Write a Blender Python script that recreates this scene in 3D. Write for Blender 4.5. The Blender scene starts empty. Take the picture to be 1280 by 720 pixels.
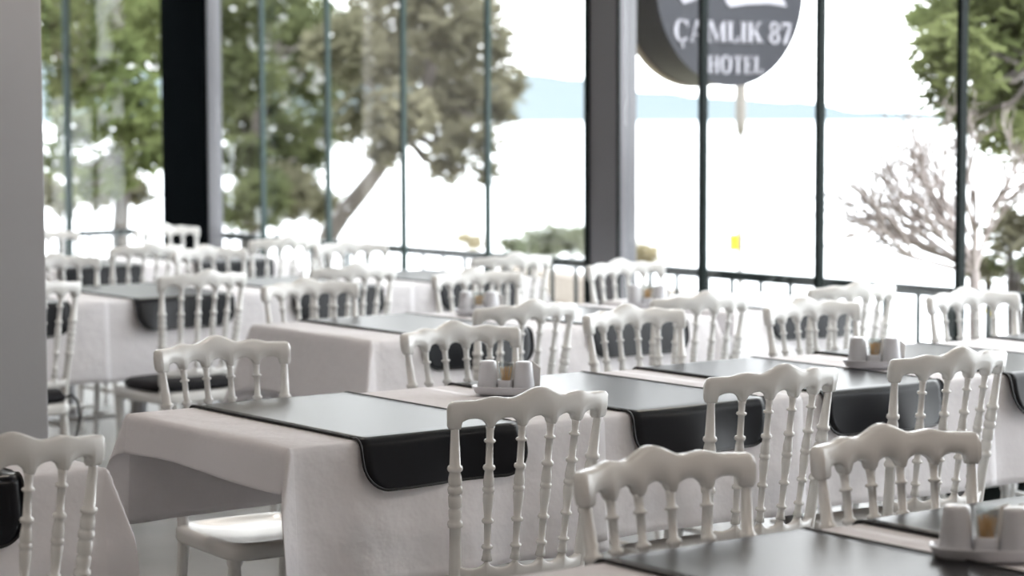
import bpy, bmesh, math, random
from mathutils import Vector, Matrix
R = math.radians
scene = bpy.context.scene
C = scene.collection
rnd = random.Random(7)

# ------------------------------------------------------------------ camera
FPX = 2835.3
WS, FZ = .90, -.085      # layout units to metres; floor level in layout units (shifted to z = 0 at the end)
def metric(p): return (Vector(p)-Vector((0, 0, FZ)))*WS
PITCH, YAW, ROLL = 0.0741, 0.6429, -0.0027
CAM = Vector((-2.3174, -4.6038, 1.5392))
cF = Vector((math.sin(YAW)*math.cos(PITCH), math.cos(YAW)*math.cos(PITCH), -math.sin(PITCH)))
r0 = Vector((math.cos(YAW), -math.sin(YAW), 0)); u0 = r0.cross(cF)
cR = r0*math.cos(ROLL) + u0*math.sin(ROLL); cU = -r0*math.sin(ROLL) + u0*math.cos(ROLL)
camd = bpy.data.cameras.new('camera'); cam = bpy.data.objects.new('camera', camd); C.objects.link(cam)
M3 = Matrix((cR, cU, -cF)).transposed()
cam.matrix_world = Matrix.Translation(metric(CAM)) @ M3.to_4x4()
camd.sensor_width = 36; camd.lens = FPX*36/1280
camd.clip_start = .05; camd.clip_end = 60000
camd.dof.use_dof = True; camd.dof.focus_distance = 5.5*WS; camd.dof.aperture_fstop = 3.4
scene.camera = cam
# ------------------------------------------------------------------ sky, exposure
w = bpy.data.worlds.new('overcast_sky'); scene.world = w; w.use_nodes = True
bg = w.node_tree.nodes['Background']
bg.inputs[0].default_value = (.955, .972, 1, 1); bg.inputs[1].default_value = 5.0
scene.view_settings.view_transform = 'Standard'; scene.view_settings.look = 'None'
scene.view_settings.exposure = 0.46; scene.view_settings.gamma = 1.0
scene.view_settings.use_curve_mapping = False

def at(px, py, dist):
    """a point in the place, dist metres from the photographer in the direction of a photo pixel"""
    d = cF + cR*((px-640)/FPX) - cU*((py-360)/FPX)
    return CAM + d*dist

# ------------------------------------------------------------------ materials
def principled(name, col, rough=.5, spec=.5, metal=0, coat=0, bump=None, var=None):
    m = bpy.data.materials.new(name); m.use_nodes = True
    nt = m.node_tree; b = nt.nodes['Principled BSDF']
    b.inputs['Base Color'].default_value = (*col, 1); b.inputs['Roughness'].default_value = rough
    b.inputs['Specular IOR Level'].default_value = spec; b.inputs['Metallic'].default_value = metal
    b.inputs['Coat Weight'].default_value = coat; b.inputs['Coat Roughness'].default_value = .12
    if bump or var:
        tc = nt.nodes.new('ShaderNodeTexCoord'); mp = nt.nodes.new('ShaderNodeMapping')
        nt.links.new(tc.outputs['Object'], mp.inputs[0])
    if bump:
        sc, st, dist = bump
        mp.inputs['Scale'].default_value = sc
        n = nt.nodes.new('ShaderNodeTexNoise'); n.inputs['Scale'].default_value = 1; n.inputs['Detail'].default_value = 4
        nt.links.new(mp.outputs[0], n.inputs['Vector'])
        bp = nt.nodes.new('ShaderNodeBump'); bp.inputs['Strength'].default_value = st; bp.inputs['Distance'].default_value = dist
        nt.links.new(n.outputs['Fac'], bp.inputs['Height']); nt.links.new(bp.outputs[0], b.inputs['Normal'])
    if var:
        sc, c2 = var
        n2 = nt.nodes.new('ShaderNodeTexNoise'); n2.inputs['Scale'].default_value = sc; n2.inputs['Detail'].default_value = 5
        nt.links.new(tc.outputs['Object'], n2.inputs['Vector'])
        mx = nt.nodes.new('ShaderNodeMix'); mx.data_type = 'RGBA'
        mx.inputs[6].default_value = (*col, 1); mx.inputs[7].default_value = (*c2, 1)
        rp = nt.nodes.new('ShaderNodeValToRGB'); rp.color_ramp.elements[0].position = .35; rp.color_ramp.elements[1].position = .65
        nt.links.new(n2.outputs['Fac'], rp.inputs[0]); nt.links.new(rp.outputs[0], mx.inputs[0]); nt.links.new(mx.outputs[2], b.inputs['Base Color'])
    return m
def leaf_mat(name, a, b_, trans=.35):
    m = bpy.data.materials.new(name); m.use_nodes = True; nt = m.node_tree
    nt.nodes.remove(nt.nodes['Principled BSDF']); out = nt.nodes['Material Output']
    tc = nt.nodes.new('ShaderNodeTexCoord'); n = nt.nodes.new('ShaderNodeTexNoise'); n.inputs['Scale'].default_value = 1.3
    nt.links.new(tc.outputs['Object'], n.inputs['Vector'])
    rp = nt.nodes.new('ShaderNodeValToRGB'); rp.color_ramp.elements[0].position = .35; rp.color_ramp.elements[1].position = .65
    rp.color_ramp.elements[0].color = (*a, 1); rp.color_ramp.elements[1].color = (*b_, 1)
    nt.links.new(n.outputs['Fac'], rp.inputs[0])
    d = nt.nodes.new('ShaderNodeBsdfDiffuse'); t = nt.nodes.new('ShaderNodeBsdfTranslucent'); mx = nt.nodes.new('ShaderNodeMixShader')
    mx.inputs[0].default_value = trans
    nt.links.new(rp.outputs[0], d.inputs[0]); nt.links.new(rp.outputs[0], t.inputs[0])
    nt.links.new(d.outputs[0], mx.inputs[1]); nt.links.new(t.outputs[0], mx.inputs[2]); nt.links.new(mx.outputs[0], out.inputs[0])
    return m
def glass_mat(name, tint, ior=1.45):
    m = bpy.data.materials.new(name); m.use_nodes = True; nt = m.node_tree
    nt.nodes.remove(nt.nodes['Principled BSDF']); out = nt.nodes['Material Output']
    tr = nt.nodes.new('ShaderNodeBsdfTransparent'); tr.inputs[0].default_value = (*tint, 1)
    gl = nt.nodes.new('ShaderNodeBsdfGlossy'); gl.inputs['Roughness'].default_value = .02
    fr = nt.nodes.new('ShaderNodeFresnel'); fr.inputs[0].default_value = ior
    ge = nt.nodes.new('ShaderNodeNewGeometry'); mr = nt.nodes.new('ShaderNodeMapRange')     # same reflectance on the inner side of the sheet
    mr.inputs['To Min'].default_value = ior; mr.inputs['To Max'].default_value = 1/ior
    nt.links.new(ge.outputs['Backfacing'], mr.inputs['Value']); nt.links.new(mr.outputs[0], fr.inputs[0])
    mx = nt.nodes.new('ShaderNodeMixShader')
    nt.links.new(fr.outputs[0], mx.inputs[0]); nt.links.new(tr.outputs[0], mx.inputs[1]); nt.links.new(gl.outputs[0], mx.inputs[2])
    nt.links.new(mx.outputs[0], out.inputs[0])
    return m
MAT = {
 'chair': principled('ivory_lacquer', (.76, .757, .745), .27, .5, coat=.25),
 'cloth': principled('white_cotton', (.90, .88, .905), .9, .15, bump=((6, 9, 7), .6, .025)),
 'vinyl': principled('black_vinyl', (.005, .006, .009), .30, .24, bump=((8, 120, 40), .06, .002)),
 'piping': principled('black_piping', (.006, .006, .008), .45, .4),
 'cushion': principled('black_cushion', (.012, .012, .016), .7, .3),
 'ceramic': principled('grey_white_ceramic', (.66, .67, .71), .25, .5, coat=.3),
 'wood_pick': principled('toothpick_wood', (.74, .48, .24), .7, .2),
 'paper': principled('paper_napkin', (.62, .60, .58), .9, .1),
 'clear': glass_mat('clear_glass', (.94, .96, .96)),
 'pane': glass_mat('window_glass', (.975, .985, .982)),
 'frame': principled('dark_frame', (.006, .011, .011), .55, .12),
 'frame2': principled('teal_grey_seal', (.05, .08, .08), .4, .3),
 'column': principled('grey_column', (.13, .13, .145), .3, .5),
 'column_black': principled('black_column', (.004, .005, .006), .9, 0),
 'rail': principled('rail_paint', (.016, .026, .027), .5, .3),
 'wall': principled('warm_white_paint', (.66, .62, .59), .9, .2),
 'pillar': principled('pillar_paint', (.37, .37, .38), .9, .2, bump=((40, 40, 40), .1, .003)),
 'ceiling': principled('ceiling_white', (.82, .80, .78), .9, .1),
 'floor': principled('grey_floor_tile', (.30, .30, .295), .38, .35, var=(3, (.35, .35, .345))),
 'metal': principled('table_leg_steel', (.30, .30, .31), .35, .5, metal=.7),
 'wood': principled('table_board', (.30, .22, .15), .6, .3),
 'sign_face': principled('sign_slate', (.035, .037, .047), .6, .25),
 'sign_side': principled('sign_side_black', (.008, .007, .007), .5, .15),
 'sign_rim': principled('sign_rim_bronze', (.22, .17, .12), .4, .5),
 'letter': principled('letter_white', (.36, .355, .40), .5, .3),
 'bark': principled('bark', (.085, .075, .072), .9, .1, var=(4, (.12, .108, .10))),
 'twig': principled('bare_bark', (.34, .30, .29), .9, .1),
 'pine': leaf_mat('pine_needles', (0.059, 0.070, 0.038), (0.120, 0.134, 0.064)),
 'pine2': leaf_mat('bright_pine_needles', (0.086, 0.108, 0.043), (0.157, 0.179, 0.079)),
 'olive': leaf_mat('dull_needles', (0.113, 0.109, 0.074), (0.174, 0.165, 0.113)),
 'shrub': leaf_mat('shrub_leaves', (0.120, 0.144, 0.096), (0.180, 0.192, 0.132)),
 'dryshrub': leaf_mat('dry_leaves', (0.230, 0.205, 0.115), (0.269, 0.230, 0.154)),
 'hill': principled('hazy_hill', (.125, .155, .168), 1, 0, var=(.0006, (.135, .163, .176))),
 'sea': principled('pale_sea', (.80, .83, .85), .5, .3),
 'ground': principled('coast_ground', (.42, .38, .32), .9, .1, var=(.4, (.34, .35, .24))),
 'stone': principled('beige_stone', (.20, .175, .155), .9, .1, var=(1.2, (.235, .21, .185))),
 'pole': principled('pole_paint', (.22, .205, .19), .6, .3),
 'yellow': principled('yellow_paint', (.85, .66, .03), .5, .3),
}

# light shines through the thin cotton
nt = MAT['cloth'].node_tree; pb = nt.nodes['Principled BSDF']; tl = nt.nodes.new('ShaderNodeBsdfTranslucent'); tl.inputs[0].default_value = (.90, .88, .90, 1)
mxs = nt.nodes.new('ShaderNodeMixShader'); mxs.inputs[0].default_value = .18
nt.links.new(pb.outputs[0], mxs.inputs[1]); nt.links.new(tl.outputs[0], mxs.inputs[2]); nt.links.new(mxs.outputs[0], nt.nodes['Material Output'].inputs[0])

# ------------------------------------------------------------------ mesh helpers
class MB:
    def __init__(s): s.v = []; s.f = []
    def add(s, vs, fs):
        o = len(s.v); s.v += [tuple(v) for v in vs]; s.f += [tuple(i+o for i in f) for f in fs]
    def box(s, x0, x1, y0, y1, z0, z1, M=None):
        vs = [Vector((x, y, z)) for z in (z0, z1) for y in (y0, y1) for x in (x0, x1)]
        if M: vs = [M @ v for v in vs]
        s.add(vs, [(0,2,3,1), (4,5,7,6), (0,1,5,4), (2,6,7,3), (0,4,6,2), (1,3,7,5)])
    def tube(s, pts, rad, n=10, closed=False, cap=True):
        pts = [Vector(p) for p in pts]; N = len(pts)
        rs = rad if isinstance(rad, (list, tuple)) else [rad]*N
        rings = []
        ref = None
        for i, p in enumerate(pts):
            if closed: t = pts[(i+1) % N]-pts[i-1]
            else: t = pts[min(i+1, N-1)]-pts[max(i-1, 0)]
            if t.length < 1e-9: t = Vector((0, 0, 1))
            t.normalize()
            if ref is None: ref = Vector((1, 0, 0)) if abs(t.x) < .8 else Vector((0, 1, 0))
            a = t.cross(ref)
            if a.length < 1e-6: a = t.cross(Vector((0, 1, 0.3)))
            a.normalize(); b = t.cross(a); ref = b.cross(t) if False else ref
            rings.append([p + a*math.cos(2*math.pi*k/n)*rs[i] + b*math.sin(2*math.pi*k/n)*rs[i] for k in range(n)])
        vs = [v for r in rings for v in r]; fs = []
        m = N if closed else N-1
        for i in range(m):
            j = (i+1) % N
            for k in range(n):
                l = (k+1) % n
                fs.append((i*n+k, i*n+l, j*n+l, j*n+k))
        if cap and not closed:
            fs.append(tuple(range(n))[::-1]); fs.append(tuple((N-1)*n+k for k in range(n)))
        s.add(vs, fs)
    def lathe(s, prof, n=24, o=(0, 0, 0), axis=None):
        """prof: (r, z) from bottom to top, about the z axis"""
        o = Vector(o); vs = []; fs = []
        for (r, z) in prof:
            for k in range(n):
                vs.append(o + Vector((r*math.cos(2*math.pi*k/n), r*math.sin(2*math.pi*k/n), z)))
        for i in range(len(prof)-1):
            for k in range(n):
                l = (k+1) % n
                fs.append((i*n+k, i*n+l, (i+1)*n+l, (i+1)*n+k))
        fs.append(tuple(range(n))[::-1]); fs.append(tuple((len(prof)-1)*n+k for k in range(n)))
        s.add(vs, fs)
    def mesh(s, name, mat, smooth=False):
        me = bpy.data.meshes.new(name); me.from_pydata([tuple(v) for v in s.v], [], s.f); me.update()
        bm = bmesh.new(); bm.from_mesh(me); bmesh.ops.recalc_face_normals(bm, faces=bm.faces); bm.to_mesh(me); bm.free()
        me.materials.append(MAT[mat])
        if smooth: me.polygons.foreach_set('use_smooth', [True]*len(me.polygons))
        return me
    def build(s, name, mat, parent=None, smooth=False, bevel=0):
        o = bpy.data.objects.new(name, s.mesh(name, mat, smooth)); C.objects.link(o)
        if parent: o.parent = parent
        if bevel:
            b = o.modifiers.new('bevel', 'BEVEL'); b.width = bevel; b.segments = 2; b.limit_method = 'ANGLE'
        return o
def boxobj(name, mat, x0, x1, y0, y1, z0, z1, parent=None, bevel=0):
    m = MB(); m.box(x0, x1, y0, y1, z0, z1); return m.build(name, mat, parent, bevel=bevel)
def tag(o, label=None, cat=None, group=None, kind=None):
    if label: o['label'] = label
    if cat: o['category'] = cat
    if group: o['group'] = group
    if kind: o['kind'] = kind
    return o
def empty(name, loc=(0, 0, 0), rz=0):
    o = bpy.data.objects.new(name, None); o.empty_display_size = .05; C.objects.link(o)
    o.location = loc; o.rotation_euler = (0, 0, rz); return o
def copy_tree(o, parent=None):
    c = o.copy(); C.objects.link(c); c.parent = parent
    for ch in list(o.children): copy_tree(ch, c)
    return c

# ------------------------------------------------------------------ room shell
XG, YF = 5.0, 8.95        # inner faces of the two glazed sides
ZC = 2.95
X0, Y0 = -7.0, -9.0
tag(boxobj('floor', 'floor', X0, XG+.12, Y0, YF+.12, FZ-.12, FZ), 'pale grey polished tile floor of the dining room', 'floor', kind='structure')
tag(boxobj('ceiling', 'ceiling', X0, XG+.12, Y0, YF+.12, ZC, ZC+.12), 'white plaster ceiling above the dining room', 'ceiling', kind='structure')
tag(boxobj('wall_left', 'wall', X0-.15, X0, Y0, YF+.12, FZ-.12, ZC+.12), 'plain off white wall on the inland side', 'wall', kind='structure')
tag(boxobj('wall_back', 'wall', X0-.15, XG+.12, Y0-.15, Y0, FZ-.12, ZC+.12), 'plain off white wall behind the photographer', 'wall', kind='structure')
tag(boxobj('pillar', 'pillar', .28, .772, 1.96, 2.42, FZ, ZC, bevel=.006), 'light grey painted square pillar at the left edge of the photo', 'pillar', kind='structure')
tag(boxobj('wall_right', 'wall', XG, XG+.12, Y0, -2.25, FZ, ZC), 'plain wall beyond the glass on the sea side, out of view', 'wall', kind='structure')
tag(boxobj('wall_far', 'wall', X0, 3.43, YF, YF+.12, FZ, ZC), 'plain far wall hidden by the grey pillar', 'wall', kind='structure')
# corner column and intermediate column of the glazing
cc = boxobj('column', 'column_black', 4.93, 5.06, 8.40, 8.98, FZ, ZC, bevel=.004)
tag(cc, 'thick black steel column at the far corner of the glass', 'column', kind='structure')
boxobj('cover_strip', 'column', 4.955, 5.055, 8.385, 8.40, FZ, ZC, cc)
ic = boxobj('column', 'column', 4.985, 5.10, 4.24, 4.50, FZ, ZC, bevel=.004)
tag(ic, 'grey steel column between the window panes beside the round sign', 'column', kind='structure')
boxobj('edge_profile', 'frame', 4.972, 4.985, 4.478, 4.51, FZ, ZC, ic)
boxobj('edge_profile', 'frame', 4.975, 4.985, 4.232, 4.250, FZ, ZC, ic)

pane_m = {}
def glazing(name, label, stops, axis, dark):
    """a run of frameless panes with slim vertical profiles; stops = list of (a, b, mullion_at_b)"""
    root = empty(name, (0, 0, 0)); tag(root, label, 'window', kind='structure')
    for (a, b) in stops:
        lo, hi = min(a, b)+.009, max(a, b)-.009
        if axis == 'y': o = boxobj('pane', 'pane', XG+.010, XG+.018, lo, hi, .05, ZC-.05, root)
        else: o = boxobj('pane', 'pane', lo, hi, YF+.010, YF+.018, .05, ZC-.05, root)
    return root
ys = [8.38, 7.80, 7.03, 6.22, 5.40, 4.51]
wr = glazing('window_1', 'tall glass panes of the far half of the sea side', list(zip(ys[:-1], ys[1:])), 'y', 0)
for y in ys[1:-1]:
    mu = boxobj('mullion', 'frame2', XG-.004, XG+.030, y-.010, y+.010, .05, ZC-.05, wr)
    boxobj('seal_strip', 'frame', XG-.007, XG-.003, y-.012, y-.004, .05, ZC-.05, mu)
ys2 = [4.23, 3.64, 2.84, 1.99, 1.14, .30, -.54, -1.40, -2.25]
wr2 = glazing('window_2', 'tall glass panes of the sea side nearest the photographer', list(zip(ys2[:-1], ys2[1:])), 'y', 0)
for y in ys2[1:-1]:
    boxobj('mullion', 'frame', XG-.006, XG+.034, y-.013, y+.013, .05, ZC-.05, wr2)
xs = [4.93, 4.235, 3.43]
wf = glazing('window_3', 'tall glass panes of the far side left of the black column', list(zip(xs[:-1], xs[1:])), 'x', 0)
for x in xs[1:-1]:
    boxobj('mullion', 'frame2', x-.018, x-.006, YF-.004, YF+.030, .05, ZC-.05, wf)
    boxobj('mullion', 'frame2', x+.010, x+.022, YF-.004, YF+.030, .05, ZC-.05, wf)
for root, (ax, a, b) in ((wr, ('y', 4.5, 8.4)), (wr2, ('y', -2.25, 4.24)), (wf, ('x', 3.43, 4.93))):
    for (z0, z1, nm) in ((FZ, .05, 'threshold'), (ZC-.05, ZC, 'head_track')):
        if ax == 'y': boxobj(nm, 'frame', XG-.01, XG+.05, a, b, z0, z1, root)
        else: boxobj(nm, 'frame', a, b, YF-.01, YF+.05, z0, z1, root)

# ------------------------------------------------------------------ warm ceiling downlights
def emit_mat(name, col, st):
    m = bpy.data.materials.new(name); m.use_nodes = True; b = m.node_tree.nodes['Principled BSDF']
    b.inputs['Emission Color'].default_value = (*col, 1); b.inputs['Emission Strength'].default_value = st; return m
MAT['lamp'] = emit_mat('warm_lamp', (1, .75, .5), 10)
k_ = 0
for yy, ro in ((-6.5, 'behind the photographer'), (-2.5, 'over the front tables'), (1.4, 'over the middle row'), (5.6, 'over the back rows')):
    for xx, co in ((-5, 'leftmost'), (-2, 'second from the left'), (1, 'third from the left'), (3.6, 'nearest the sea')):
        rt = empty('ceiling_downlight', (xx, yy, ZC)); tag(rt, 'round warm ceiling downlight %s, %s' % (ro, co), 'light', 'ceiling downlights')
        m = MB(); m.lathe([(.085, -.012), (.10, -.010), (.10, 0), (.02, 0)], 24); m.build('trim_ring', 'ceiling', rt)
        m = MB(); m.lathe([(.07, -.018), (.07, -.012)], 20); m.build('lens', 'lamp', rt)
        ld = bpy.data.lights.new('downlight', 'AREA'); ld.shape = 'DISK'; ld.size = .14; ld.energy = 6; ld.color = (1, .88, .78)
        lo = bpy.data.objects.new('downlight_bulb', ld); C.objects.link(lo); lo.parent = rt; lo.location = (0, 0, -.022)

# ------------------------------------------------------------------ outside railing
def railing(name, label, ax, c, a, b, z, skip=None):
    root = empty(name, (0, 0, 0)); tag(root, label, 'railing')
    if ax == 'y':
        boxobj('top_bar', 'rail', c-.025, c+.025, a, b, z-.042, z, root)
        boxobj('bottom_bar', 'rail', c-.015, c+.015, a, b, .06, .09, root)
    else:
        boxobj('top_bar', 'rail', a, b, c-.025, c+.025, z-.042, z, root)
        boxobj('bottom_bar', 'rail', a, b, c-.015, c+.015, .06, .09, root)
    n = int(round(abs(b-a)/.205)); first = None
    m = MB(); m.box(-.008, .008, -.008, .008, .09, z-.042); me = m.mesh('baluster', 'rail')
    m = MB(); m.box(-.02, .02, -.02, .02, -.10, z-.042); mp = m.mesh('post', 'rail')
    for i in range(n+1):
        q = a+(b-a)*i/n; post = i % 8 == 0
        o = bpy.data.objects.new('post' if post else 'baluster', mp if post else me); C.objects.link(o); o.parent = root
        o.location = (c, q, 0) if ax == 'y' else (q, c, 0)
    return root
railing('railing', 'dark metal balcony railing outside the sea side glass', 'y', 5.16, -6.0, 9.3, .80)
railing('railing', 'dark metal balcony railing outside the far glass at left', 'x', 9.3, 1.06, 5.16, .805)
tag(boxobj('balcony_slab', 'stone', XG+.05, 5.30, Y0, YF+.5, -.40, -.10), 'narrow balcony slab outside the glass', 'balcony', kind='structure')
tag(boxobj('balcony_slab', 'stone', X0, XG+.05, YF+.05, 9.45, -.40, -.10), 'narrow balcony slab beyond the far glass', 'balcony', kind='structure')

# ------------------------------------------------------------------ chair
def lerp(a, b, t): return a+(b-a)*t
def back_pt(s, z, off=0):
    t = (z-.489)/(.89-.489)
    hw = lerp(.172, .2, t)
    y = lerp(-.188, -.240, t) + .042*s*s
    n = Vector((-2*.042*s/hw*1.0, 1, 0)); n.normalize()
    p = Vector((s*hw, y, z)) + n*off
    return p
def smooth_interp(xs_, ys_, x):
    for i in range(len(xs_)-1):
        if x <= xs_[i+1]:
            t = (x-xs_[i])/(xs_[i+1]-xs_[i]); t = max(0, min(1, t)); t = t*t*(3-2*t)
            return lerp(ys_[i], ys_[i+1], t)
    return ys_[-1]
SUP = [-1.0, -.6, -.2, .2, .6, 1.0]
def rail_top(s):
    return smooth_interp([0, .36, .56, .80, 1.08], [.920, .898, .9025, .8945, .893], abs(s))
def rail_bot(s):
    a = abs(s)
    if a >= .93: return .829
    k = 0
    while k < 4 and s > SUP[k+1]: k += 1
    mid = (SUP[k]+SUP[k+1])/2; hw = .2-.036
    d = abs(s-mid)/hw
    if d >= 1: return .829
    return .829 + .024*math.sqrt(1-d*d)
def make_rail():
    m = MB(); N = 120; rings = []; c = .006; t = .030; S = 1.085
    for i in range(N+1):
        s = -S+2*S*i/N; zt = rail_top(s); zb = rail_bot(s)
        e = (S-abs(s))*.2
        if e < .016: zt -= .016-math.sqrt(max(0, .016**2-(.016-e)**2))
        if e < .006: zb += .006-math.sqrt(max(0, .006**2-(.006-e)**2))
        tt = t if e > .004 else t*.75
        sec = [(tt/2, zb+c), (tt/2+.001, (zb+zt)/2), (tt/2, zt-c), (tt/2-c, zt), (-(tt/2-c), zt), (-tt/2, zt-c), (-tt/2-.001, (zb+zt)/2), (-tt/2, zb+c), (-(tt/2-c), zb), (tt/2-c, zb)]
        rings.append([back_pt(s, z, o) for (o, z) in sec])
    k = 10
    vs = [v for r in rings for v in r]; fs = []
    for i in range(N):
        for j in range(k):
            l = (j+1) % k; fs.append((i*k+j, i*k+l, (i+1)*k+l, (i+1)*k+j))
    fs.append(tuple(range(k))); fs.append(tuple(N*k+j for j in range(k))[::-1])
    m.add(vs, fs); return m
def make_lower():
    m = MB(); N = 80; rings = []; S = 1.0; t = .022; c = .004
    for i in range(N+1):
        s = -S+2*S*i/N; k = 0
        while k < 4 and s > SUP[k+1]: k += 1
        mid = (SUP[k]+SUP[k+1])/2; d = min(1, abs(s-mid)/.19)
        zt = .512-.020*math.sqrt(max(0, 1-d*d)); zb = .466
        sec = [(t/2, zb+c), (t/2, zt-c), (t/2-c, zt), (-(t/2-c), zt), (-t/2, zt-c), (-t/2, zb+c), (-(t/2-c), zb), (t/2-c, zb)]
        rings.append([back_pt(s, z, o) for (o, z) in sec])
    k = 8; vs = [v for r in rings for v in r]; fs = []
    for i in range(N):
        for j in range(k):
            l = (j+1) % k; fs.append((i*k+j, i*k+l, (i+1)*k+l, (i+1)*k+j))
    fs.append(tuple(range(k))); fs.append(tuple(N*k+j for j in range(k))[::-1])
    m.add(vs, fs); return m
SP = [(0, 11), (.8, 9), (2.6, 8.2), (2.75, 12.5), (3.0, 14), (3.25, 12.5), (3.4, 8.4), (8.0, 8.8), (8.2, 13.5), (8.6, 15), (9.0, 13.5), (9.2, 9.5), (10.2, 11), (11.6, 13), (12.4, 12.5), (12.7, 11), (12.9, 13.5), (13.3, 14.3), (13.7, 13.5), (13.9, 11), (14.3, 13), (15.4, 12.8), (17.2, 10.6), (19.4, 8.8), (19.6, 13), (19.95, 14.5), (20.3, 13), (20.5, 8.6), (25.0, 8.2), (25.2, 12.5), (25.5, 14), (25.8, 12.5), (26.0, 8.6), (27.2, 10), (28.4, 13)]
ST = [(0, 10), (1, 9.8), (8.2, 13.2), (8.4, 17), (8.9, 18.5), (9.3, 17), (9.6, 12.6), (10.6, 15.5), (11.6, 16.5), (12.2, 15.5), (12.4, 12), (12.7, 16.5), (13.4, 18), (14.1, 16.5), (14.3, 12), (14.7, 16), (15.8, 16.6), (16.9, 15.5), (17.3, 12), (17.8, 16), (19, 15.8), (19.9, 13.5), (20.2, 17.5), (20.7, 19), (21.2, 17.5), (21.5, 13.6), (26, 14.2), (32, 15.5), (38, 16.5)]
def make_spindle(s):
    m = MB(); m.tube([back_pt(s, .832-d*.0113) for d, r in SP], [r/1000 for d, r in SP], 12); return m
def make_stile(sg):
    s = sg*1.0; m = MB()
    pts = [back_pt(s, .835-d*.0113) for d, r in ST]; rs = [r/1000 for d, r in ST]
    p = pts[-1]
    for (z, dy, dx, r) in ((.345, -.002, -.002, 17), (.24, -.012, 0, 16), (.13, -.03, .004, 15), (.02, -.052, .008, 14), (-.065, -.07, .012, 13), (FZ, -.074, .012, 13)):
        pts.append(Vector((p.x+sg*dx, p.y+dy, z))); rs.append(r/1000)
    m.tube(pts, rs, 14); return m
FL = [(0, 12), (.02, 13), (.06, 11), (.10, 13), (.105, 17), (.115, 18.5), (.125, 17), (.13, 13), (.20, 17), (.28, 15), (.30, 14), (.305, 18), (.315, 19), (.325, 18), (.33, 15), (.36, 19), (.39, 17), (.40, 22), (.43, 22)]
def make_seat():
    m = MB(); N = 48; rings = []
    def outline(k, ins):
        a = 2*math.pi*k/N; cx, cy = math.cos(a), math.sin(a); e = .30
        x = math.copysign(abs(cx)**e, cx); y = math.copysign(abs(cy)**e, cy)
        yy = .030 + y*(.218-ins); wdt = lerp(.190, .212, (y+1)/2)-ins
        return x*wdt, yy
    for (z, ins) in ((.408, .012), (.410, .004), (.418, 0), (.440, 0), (.450, .004), (.455, .012), (.456, .022), (.450, .045), (.445, .09), (.443, .15)):
        rings.append([Vector((*outline(k, ins), z-.055)) for k in range(N)])
    vs = [v for r in rings for v in r]; fs = []
    for i in range(len(rings)-1):
        for j in range(N):
            l = (j+1) % N; fs.append((i*N+j, i*N+l, (i+1)*N+l, (i+1)*N+j))
    fs.append(tuple(range(N))[::-1]); fs.append(tuple((len(rings)-1)*N+j for j in range(N)))
    m.add(vs, fs); return m
def make_chair():
    root = empty('spindle_back_chair')
    make_rail().build('crest_rail', 'chair', root, True)
    make_lower().build('lower_back_rail', 'chair', root, True)
    for s in SUP[1:-1]: make_spindle(s).build('spindle', 'chair', root, True)
    for sg in (-1, 1): make_stile(sg).build('back_leg', 'chair', root, True)
    make_seat().build('seat', 'chair', root, True)
    for sg in (-1, 1):
        m = MB(); m.lathe([(r/1000, FZ+z*1.07) for z, r in FL], 14, (sg*.178, .195, 0)); m.build('front_leg', 'chair', root, True)
        m = MB(); m.tube([(sg*.176, .195, .15), (sg*.175, -.02, .15), (sg*.174, -.20, .15)], [.009, .012, .009], 8); m.build('stretcher', 'chair', root, True)
    m = MB(); m.tube([(-.178, .195, .18), (0, .195, .18), (.178, .195, .18)], [.009, .012, .009], 8); m.build('stretcher', 'chair', root, True)
    m = MB(); m.tube([(-.174, -.207, .18), (0, -.207, .18), (.174, -.207, .18)], [.009, .012, .009], 8); m.build('stretcher', 'chair', root, True)
    return root

# ------------------------------------------------------------------ tables, cloths, runners
ZT = .757     # table board top
def make_table(x0, x1, y0, y1, label):
    root = empty('dining_table', ((x0+x1)/2, (y0+y1)/2, 0)); tag(root, label, 'table', 'square dining tables set in rows')
    hx, hy = (x1-x0)/2-.004, (y1-y0)/2-.004
    boxobj('table_top', 'wood', -hx, hx, -hy, hy, ZT-.028, ZT, root)
    boxobj('apron', 'wood', -hx+.06, hx-.06, -hy+.06, hy-.06, ZT-.075, ZT-.028, root)
    m = MB(); m.lathe([(.20, FZ), (.20, FZ+.012), (.06, FZ+.03), (.035, FZ+.05), (.035, ZT-.095), (.12, ZT-.085), (.12, ZT-.075)], 24); m.build('pedestal', 'metal', root)
    return root
def folds(seed):
    r = random.Random(seed); ks = [(r.uniform(5, 11), r.uniform(0, 6.28), r.uniform(.5, 1)), (r.uniform(12, 20), r.uniform(0, 6.28), r.uniform(.2, .6)), (r.uniform(22, 34), r.uniform(0, 6.28), r.uniform(.1, .3))]
    return lambda x: sum(a*math.sin(k*x+p) for k, p, a in ks)/1.6
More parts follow.
